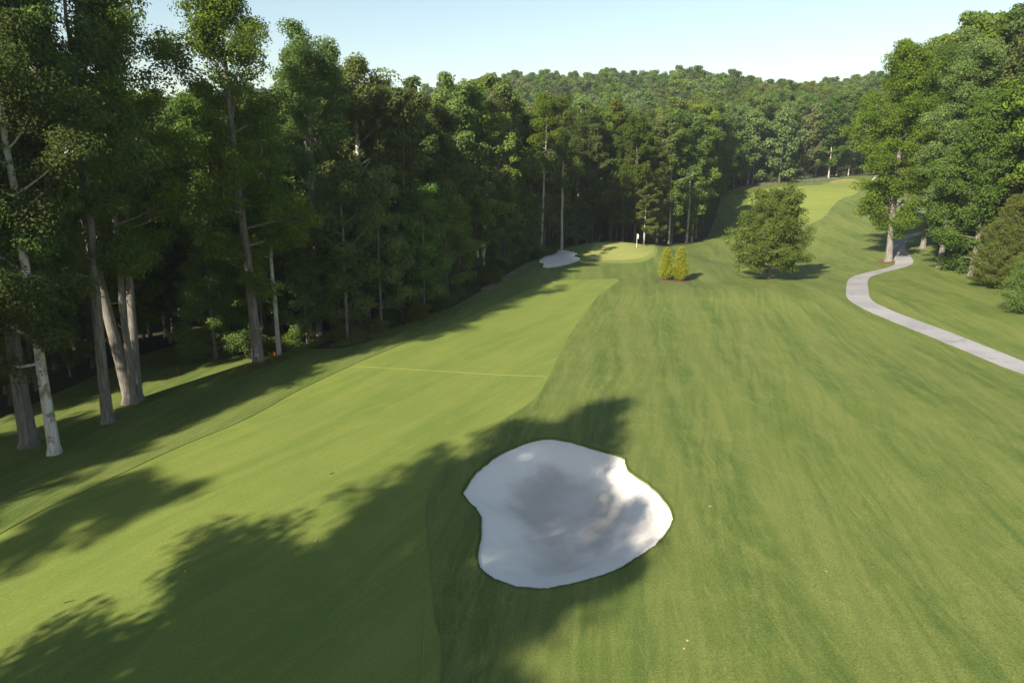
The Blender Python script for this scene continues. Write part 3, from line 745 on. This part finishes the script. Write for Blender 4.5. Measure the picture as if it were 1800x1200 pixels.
for rank, i in enumerate(order):
    x, y = W[i]; d = Wd[i]; rr = r[i]
    if not inview[i] and not (x < 0 and -40 < y < 60 and d < 22): continue        # shade-givers just outside the frame
    s = tree_scale(x, y) * rng.uniform(.88, 1.05)
    if rank < N_IND and vis[i] > 0:
        P_ = HI if rr < 72 else (MID if rr < 240 else FAR)
        lab, grp = zone_label(x, y, d)
        e = plant('woodland_tree', P_[rng.integers(len(P_))], gxy(x, y), rng.uniform(0, 6.28), s, s * rng.uniform(.95, 1.06), lab, 'tree', grp, (rng.normal() * .02, rng.normal() * .02))
        tell.setdefault(lab, []).append((proj(x, y, z1(x, y))[0], e))
    else:
        stuff_pts.append((x, y, z1(x, y), s * 1.05, rng.uniform(0, 6.28)))
print('woods', len(W), 'visible', int((vis > 0).sum()), 'rest', len(stuff_pts))

# ------------------------------------------------------------------ distant wooded hills (one mass)
H_ = scatter(-520, 760, 120, 900, 8.6, .45)
rH = np.hypot(H_[:, 0], H_[:, 1]); aH = np.degrees(np.arctan2(H_[:, 0], H_[:, 1]))
dH = dist_poly(open_zone, H_)
mm = ~inside(open_zone, H_) & (np.abs(aH) < 44) & (rH < 760) & ~((H_[:, 0] > -110) & (H_[:, 0] < 260) & (H_[:, 1] < 345) & (dH < 60)) & (dH > 10)
H_ = H_[mm]; rH = rH[mm]
H_ = H_[(rH < 560) | (rng.random(len(rH)) < .7)]
hzv = hz(H_[:, 0], H_[:, 1])
far_pts = np.column_stack([H_, hzv, rng.uniform(.82, 1.08, len(H_)), rng.uniform(0, 6.28, len(H_))])

refs = []
for k, mshs in enumerate(FAR):
    # one tree of each far kind stands at the end of the far fairway; the mass repeats these
    x, y = [(150, 284), (96, 252), (118, 262), (134, 276)][k]
    e = plant('woodland_tree', mshs, gxy(x, y), k * 1.3, 1.0, None, 'tree in the wood beyond the far fairway', 'tree', 'trees beyond the far fairway')
    ch = [c for c in bpy.data.objects if c.parent == e]
    refs.append(ch); tell.setdefault(e['label'], []).append((proj(x, y, z1(x, y))[0], e))
def mass(name, P, kinds, label):
    me = bpy.data.meshes.new(name); me.vertices.add(len(P)); me.vertices.foreach_set('co', P[:, :3].astype(np.float32).ravel())
    for an, col, ty in (('tree_size', P[:, 3], 'FLOAT'), ('tree_turn', P[:, 4], 'FLOAT'), ('tree_kind', rng.integers(0, len(kinds), len(P)), 'INT')):
        a = me.attributes.new(an, ty, 'POINT'); a.data.foreach_set('value', np.asarray(col, np.int32 if ty == 'INT' else np.float32))
    o = obj(name, me); tag(o, label, 'woods', None, 'stuff')
    ng = bpy.data.node_groups.new(name, 'GeometryNodeTree')
    ng.interface.new_socket('Geometry', in_out='INPUT', socket_type='NodeSocketGeometry'); ng.interface.new_socket('Geometry', in_out='OUTPUT', socket_type='NodeSocketGeometry')
    N, L = ng.nodes, ng.links
    gi, go = N.new('NodeGroupInput'), N.new('NodeGroupOutput')
    jo = N.new('GeometryNodeJoinGeometry')
    def attr(nm, ty):
        x = N.new('GeometryNodeInputNamedAttribute'); x.data_type = ty; x.inputs['Name'].default_value = nm; return x.outputs['Attribute']
    sz, tn, kd = attr('tree_size', 'FLOAT'), attr('tree_turn', 'FLOAT'), attr('tree_kind', 'INT')
    rot = N.new('ShaderNodeCombineXYZ'); L.new(tn, rot.inputs[2])
    for k, ch in enumerate(kinds):
        pj = N.new('GeometryNodeJoinGeometry')
        for c in ch:
            oi = N.new('GeometryNodeObjectInfo'); oi.transform_space = 'ORIGINAL'; oi.inputs['Object'].default_value = c; L.new(oi.outputs['Geometry'], pj.inputs[0])
        cmp_ = N.new('FunctionNodeCompare'); cmp_.data_type = 'INT'; cmp_.operation = 'EQUAL'; L.new(kd, cmp_.inputs[2]); cmp_.inputs[3].default_value = k
        ip = N.new('GeometryNodeInstanceOnPoints'); L.new(gi.outputs[0], ip.inputs['Points']); L.new(cmp_.outputs[0], ip.inputs['Selection'])
        L.new(pj.outputs[0], ip.inputs['Instance']); L.new(rot.outputs[0], ip.inputs['Rotation']); L.new(sz, ip.inputs['Scale'])
        L.new(ip.outputs[0], jo.inputs[0])
    L.new(jo.outputs[0], go.inputs[0])
    md = o.modifiers.new('woods', 'NODES'); md.node_group = ng
    return o
mass('distant_woods', far_pts, refs, 'unbroken green woods covering the hills behind the course')
mid_refs = []
for mshs in MID:
    for o_ in bpy.data.objects:
        if o_.data == mshs[1] and o_.parent is not None and o_.parent.name.startswith('woodland_tree'):
            mid_refs.append([c for c in bpy.data.objects if c.parent == o_.parent]); break
mass('wood_interior', np.array(stuff_pts), mid_refs, 'crowded inner trees filling the woods behind their front rows')
print('mass trees', len(far_pts), len(stuff_pts), len(mid_refs))

# ------------------------------------------------------------------ understory along the wood edges
def edge_points(n_try, dmin_, dmax_, x0, x1, y0, y1, seed):
    g = np.random.default_rng(seed)
    q = np.column_stack([g.uniform(x0, x1, n_try), g.uniform(y0, y1, n_try)])
    q = q[~inside(open_zone, q)]; d = open_d(q); return q[(d > dmin_) & (d < dmax_)]
g8 = np.random.default_rng(88)
def place_many(Q, protos, kind, labf, cat, group, smin, smax, lim, sep):
    out = []
    for x, y in Q:
        if len(out) >= lim: break
        if any((x - a) ** 2 + (y - b) ** 2 < sep * sep for a, b in out): continue
        if len(occ) and ((occ - [x, y]) ** 2).sum(1).min() < 1.0: continue
        out.append((x, y)); s = g8.uniform(smin, smax)
        e = plant(kind, protos[g8.integers(len(protos))], gxy(x, y), g8.uniform(0, 6.28), s, None, labf, cat, group)
        tell.setdefault(labf, []).append((proj(x, y, z1(x, y))[0], e))
    return out
place_many(edge_points(9000, 1.0, 9, -45, 5, 40, 118, 3), SAPL, 'young_tree', 'thin young tree in the left wood edge', 'young tree', 'young trees of the left wood edge', .8, 1.5, 60, 2.6)
place_many(edge_points(9000, .8, 6, 0, 90, 115, 245, 4), SAPL, 'young_tree', 'young tree along the far wood edge', 'young tree', 'young trees of the far wood edge', .6, 1.15, 34, 3.4)
place_many(edge_points(6000, .8, 9, 60, 120, 60, 170, 5), SAPL, 'young_tree', 'young tree in the right-hand wood', 'young tree', 'young trees of the right wood', .7, 1.3, 24, 4)
place_many(edge_points(9000, .3, 4.5, -32, 12, 50, 140, 6), BUSH, 'shrub', 'leafy shrub along the left wood edge', 'shrub', 'shrubs along the left wood edge', .6, 1.25, 60, 1.6)
place_many(edge_points(9000, 0.3, 6, 85, 175, 225, 290, 9), BUSH, 'shrub', 'rounded green shrub beyond the far fairway', 'shrub', 'shrubs beyond the far fairway', 1.5, 2.9, 30, 3.2)

# say which one: count rightwards from the nearest landmark in the picture
ORD = 'first second third fourth fifth sixth seventh eighth ninth tenth eleventh twelfth thirteenth fourteenth fifteenth sixteenth seventeenth eighteenth nineteenth twentieth'.split()
LAND = [(97, 'the white trunk'), (237, 'the triple trunk'), (380, 'the bushy tree'), (491, 'the thin brown trunk'), (637, 'the white-limbed tree'), (846, 'the forked tree'), (951, 'the slim trunk pair'), (1048, 'the brown round shrub'),
        (1119, 'the flagstick'), (1195, 'the golden cypresses'), (1352, 'the lone oak'), (1450, 'the far fairway middle'), (1562, 'the path-side tree'), (1651, 'the short pale trunk'), (1707, 'the maple'), (1758, 'the brown cedar')]
for lab, lst in tell.items():
    seg = {}
    for px_, e in sorted(lst, key=lambda t: t[0]):
        k = max([i for i, l_ in enumerate(LAND) if l_[0] <= px_], default=-1); seg.setdefault(k, []).append(e)
    for k, es in seg.items():
        for j, e in enumerate(es if k >= 0 else es[::-1]):
            e['label'] = lab + ', ' + ORD[min(j, 19)] + (' right of ' + LAND[k][1] if k >= 0 else ' left of the white trunk')

# ------------------------------------------------------------------ long grass and reeds (uncountable blades)
def blades(name, P, h, w, mat, label, seed, lean=.35):
    g = np.random.default_rng(seed); n = len(P); z = hz(P[:, 0], P[:, 1]) - .02
    a = g.uniform(0, 6.28, n); hh = h * g.uniform(.5, 1.25, n); ww = w * g.uniform(.7, 1.3, n)
    base = np.column_stack([P, z]); side = np.column_stack([np.cos(a), np.sin(a), np.zeros(n)]) * ww[:, None]
    b = g.uniform(0, 6.28, n); tip = base + np.column_stack([np.cos(b) * lean * hh, np.sin(b) * lean * hh, hh])
    mid = base * .5 + tip * .5; mid[:, 2] += hh * .10
    V = np.stack([base - side, base + side, mid + side * .7, mid - side * .7, tip], 1).reshape(-1, 3)
    i = np.arange(n)[:, None] * 5
    F = np.concatenate([i + [0, 1, 2], i + [0, 2, 3], i + [3, 2, 4]])
    o = obj(name, mesh_np(name, V, F, M[mat], False, {'tint': np.repeat(g.random(n), 5)})); tag(o, label, 'grass', None, 'stuff'); return o
def strip_points(px, w, n, seed):
    g = np.random.default_rng(seed); L = resample(spline([at(*p) for p in px], False, .5), .3)
    k = g.integers(0, len(L), n); return L[k] + g.normal(size=(n, 2)) * w
blades('long_grass', np.concatenate([strip_points([(255,640),(300,628),(345,622),(390,628)], .75, 5200, 1), strip_points([(410,662),(440,648),(475,636),(510,625),(560,602),(590,590)], .4, 4200, 2),
    strip_points([(600,606),(680,588),(745,566),(800,545)], .5, 3600, 3)]), .42, .022, 'grass_blade', 'unmown long grass along the foot of the left wood', 31)
blades('long_grass', strip_points([(1300,341),(1330,331),(1370,325),(1400,322)], 1.5, 6000, 6), .45, .05, 'grass_blade', 'yellow-green long grass along the left of the far fairway', 33)
blades('reeds', np.concatenate([strip_points([(1402,321),(1425,319.5),(1458,317)], 1.3, 2600, 4), strip_points([(1340,328),(1352,325),(1375,323)], 1.4, 900, 5)]), .95, .05, 'reed', 'grey-green reeds along the left of the far fairway', 32, .2)

def fringe(poly, n, w, seed):
    g = np.random.default_rng(seed); L = resample(np.vstack([poly, poly[:1]]), .05); k = g.integers(0, len(L), n)
    t_ = np.gradient(L, axis=0); t_ /= np.linalg.norm(t_, axis=1)[:, None]; c = poly.mean(0); nr = np.stack([t_[:, 1], -t_[:, 0]], 1)
    sg = 1 if inside(poly, (L[:1] + nr[:1] * .05))[0] == False else -1
    return L[k] + nr[k] * sg * (np.abs(g.normal(size=(n, 1))) * w + .005)
blades('bunker_fringe', fringe(bunker, 9000, .06, 41), .06, .010, 'fringe', 'shaggy grass lip around the large bunker', 42, .8)
blades('bunker_fringe', fringe(bunker_far, 2500, .06, 43), .11, .016, 'fringe', 'grass lip around the small bunker', 44, .8)

# ------------------------------------------------------------------ flagstick, stakes, lines, litter
def mat_plain(name, col, rough=.5, spec=.3):
    t = NT(name); n = t.noise(12, 3, .6, t.coords()); c = t.mix(t.ramp(n, .3, .8, 0, .35), col, tuple(v * .7 for v in col)); return t.done(t.principled(c, rough, spec))
M['white'] = mat_plain('white_paint', (.8, .8, .78)); M['red'] = mat_plain('red_paint', (.62, .05, .03)); M['yellow'] = mat_plain('yellow_line_paint', (.22, .24, .055), .8, .1)
M['stick'] = mat_plain('dead_wood', (.07, .055, .04), .9, .1); M['leaf_dead'] = mat_plain('fallen_leaf', (.34, .29, .16), .8, .1); M['cup'] = mat_plain('cup_liner', (.5, .5, .5)); M['steel'] = mat_plain('pale_steel', (.62, .63, .66), .5, .4)
fx, fy, fz = ground(1119, 434)
e = bpy.data.objects.new('flagstick', None); COL.objects.link(e); e.location = (fx, fy, fz - .05); tag(e, 'white flagstick with small white flag on the putting green', 'flagstick')
V, F = tube([(0, 0, -.1), (0, 0, .6), (0, 0, 1.4), (0, 0, 2.35)], [.03, .03, .028, .022], 10); obj('pole', mesh_np('pole', V, F, M['white']), e)
n = 9; gx = np.linspace(0, 1, n); fl = []
for sgn in (-1, 1):
    for zz in (2.32, 1.62): fl.append(np.column_stack([.02 + gx * .30 - .06 * (zz < 2), .05 * np.sin(gx * 7) + sgn * .006, zz - .28 * gx ** 1.5]))
V = np.concatenate(fl); F = []
for s0 in (0, 2 * n):
    for i in range(n - 1): F.append((s0 + i, s0 + i + 1, s0 + n + i + 1, s0 + n + i))
for i in range(n - 1): F += [(i, i + 1, 2*n + i + 1, 2*n + i), (n + i, n + i + 1, 3*n + i + 1, 3*n + i)]
obj('flag', mesh_np('flag', V, np.array(F), M['white'], True), e)
V, F = tube([(0, 0, .02), (0, 0, .065), (0, 0, .066)], [.062, .062, .055], 16); obj('cup', mesh_np('cup', V, F, M['cup']), e)
bm = bmesh.new(); bmesh.ops.create_cube(bm, size=1)
for v in bm.verts: v.co = (v.co.x * .075, v.co.y * .05, (v.co.z + .5) * .62 - .12)
bmesh.ops.bevel(bm, geom=[ed for ed in bm.edges], offset=.008, segments=1, affect='EDGES')
st_me = bpy.data.meshes.new('stake'); bm.to_mesh(st_me); bm.free(); st_me.materials.append(M['red'])
for (px, py), lab in zip([(432,656), (313,655), (592,587), (484,629)], ['small red hazard stake left of the big grey trunk', 'small red hazard stake in the long grass left of the bushy tree', 'small red hazard stake on the crest of the left rough', 'small red hazard stake beside the thin brown trunk']):
    o = obj('hazard_stake', st_me); o.location = ground(px, py); o.rotation_euler = (.04, -.05, px * .1); tag(o, lab, 'stake', 'red hazard stakes')
def ribbon(name, px, w, mat, label, lift=.012, step=.35):
    L = resample(spline([at(*p) for p in px], False, .3), step); g = np.random.default_rng(5)
    L = L + g.normal(size=L.shape) * .012
    V, F = tube(np.column_stack([L, hz(L[:, 0], L[:, 1]) - .035 + lift]), np.full(len(L), w / 2), 6)
    V[:, 2] = V[:, 2]
    o = obj(name, mesh_np(name, V, F, M[mat])); tag(o, label, 'line'); return o
ribbon('yellow_line', [(622,643.5),(700,647.5),(790,652.5),(880,658),(960,661)], .03, 'yellow', 'thin yellow line lying across the near fairway')
ribbon('yellow_line', [(741,1205),(745,1130),(751,1020),(757,930),(758,850)], .035, 'yellow', 'thin yellow line along the fairway edge beside the large bunker')
# sticks and fallen leaves
def stick(px, py, L, rz, label):
    V, F = tube([(-L/2, 0, .01), (-L*.1, .012, .022), (L*.2, -.01, .02), (L/2, .015, .012)], [.012, .018, .016, .008], 6)
    o = obj('fallen_stick', mesh_np('fallen_stick', V, F, M['stick'])); x, y = at(px, py); o.location = (x, y, z1(x, y) - .03); o.rotation_euler = (0, 0, rz); tag(o, label, 'stick')
stick(122, 1056, .42, .45, 'short dark stick on the sunlit fairway at lower left')
stick(584, 831, .3, .9, 'tiny dark stick on the fairway left of the bunker')
def dead_leaf():
    a = np.linspace(0, 2*math.pi, 9)[:-1]; rr = np.array([1, .55, .9, .5, 1.1, .5, .9, .55])
    V = np.column_stack([rr*np.cos(a)*.07, rr*np.sin(a)*.06, .02 + .015*np.sin(3*a)]); V = np.vstack([V, [0, 0, .03]])
    return mesh_np('fallen_leaf', V, np.array([(i, (i+1) % 8, 8) for i in range(8)]), M['leaf_dead'], False)
lm = dead_leaf()
for k, (px, py, lab) in enumerate([(1248,890,'brown dead leaf in the rough right of the bunker'),(1208,1126,'pale dead leaf in the rough at the bottom, upper one of a few'),(1203,1140,'pale dead leaf in the rough at the bottom, lower one of a few'),
    (1452,1004,'pale dead leaf in the middle of the right rough'),(1351,705,'white speck of a leaf in the rough below the path'),(1492,675,'pale leaf in the dark patch of rough below the path'),(1534,688,'pale leaf right of another in the dark patch of rough'),(325,1003,'small pale leaf at the shadow edge on the fairway'),(555,950,'small grey leaf in the tree shadow on the fairway')]):
    o = obj('fallen_leaf', lm); x, y = at(px, py); o.location = (x, y, z1(x, y) - (.03 if px < 700 else 0)); o.rotation_euler = (0, 0, k * 1.1); o.scale = (1.2, 1.2, 1.2); tag(o, lab, 'leaf', 'fallen leaves on the turf')
# lattice mast on the ridge
def mast():
    x, y = 690 * math.tan(math.atan((1272 - 900) / FPX / cp_)), 690.0
    zt = None
    acc = Acc(); n = 9; H = 1
    base = z1(x, y); ytop = 108; d = ray(1272, ytop); top = CAMH + d[2] / d[1] * y; H = top - base
    zs = np.linspace(0, H, n); ws = np.linspace(2.6, .35, n)
    for sx, sy in ((-1,-1),(1,-1),(1,1),(-1,1)):
        acc.add(tube(np.column_stack([sx * ws, sy * ws, zs]), np.full(n, .11), 4))
    for i in range(n - 1):
        for sx, sy, tx, ty in ((-1,-1,1,-1),(1,-1,1,1),(1,1,-1,1),(-1,1,-1,-1)):
            acc.add(tube([(sx*ws[i], sy*ws[i], zs[i]), (tx*ws[i+1], ty*ws[i+1], zs[i+1])], [.06, .06], 3))
    e = bpy.data.objects.new('lattice_mast', None); COL.objects.link(e); e.location = (x, y, base); tag(e, 'faint pale lattice mast rising above the ridge', 'mast')
    obj('lattice', acc.mesh('lattice', M['steel']), e)
    for zz, ww in ((H * .93, 3.2), (H * .86, 4.2)):
        V, F = tube([(-ww, 0, zz), (0, 0, zz + .3), (ww, 0, zz)], [.12, .18, .12], 4); obj('cross_arm', mesh_np('cross_arm', V, F, M['steel']), e)
mast()

# ------------------------------------------------------------------ summer haze
bm = bmesh.new(); bmesh.ops.create_cube(bm, size=1)
zlo, zhi = float(GH.min()) - 2.0, 125.0
for v in bm.verts: v.co = (v.co.x * 2600 + 100, v.co.y * 2200 + 500, (v.co.z + .5) * (zhi - zlo) + zlo)
hm = bpy.data.meshes.new('haze'); bm.to_mesh(hm); bm.free()
t = NT('haze_air'); pv = t.n.new('ShaderNodeVolumePrincipled'); pv.inputs['Color'].default_value = (.80, .88, 1, 1); pv.inputs['Density'].default_value = .00017; pv.inputs['Anisotropy'].default_value = .2
t.link(pv.outputs[0], t.out.inputs['Volume']); hm.materials.append(t.m)
o = obj('haze', hm); o['kind'] = 'stuff'; o['label'] = 'thin summer haze in the air over the course'
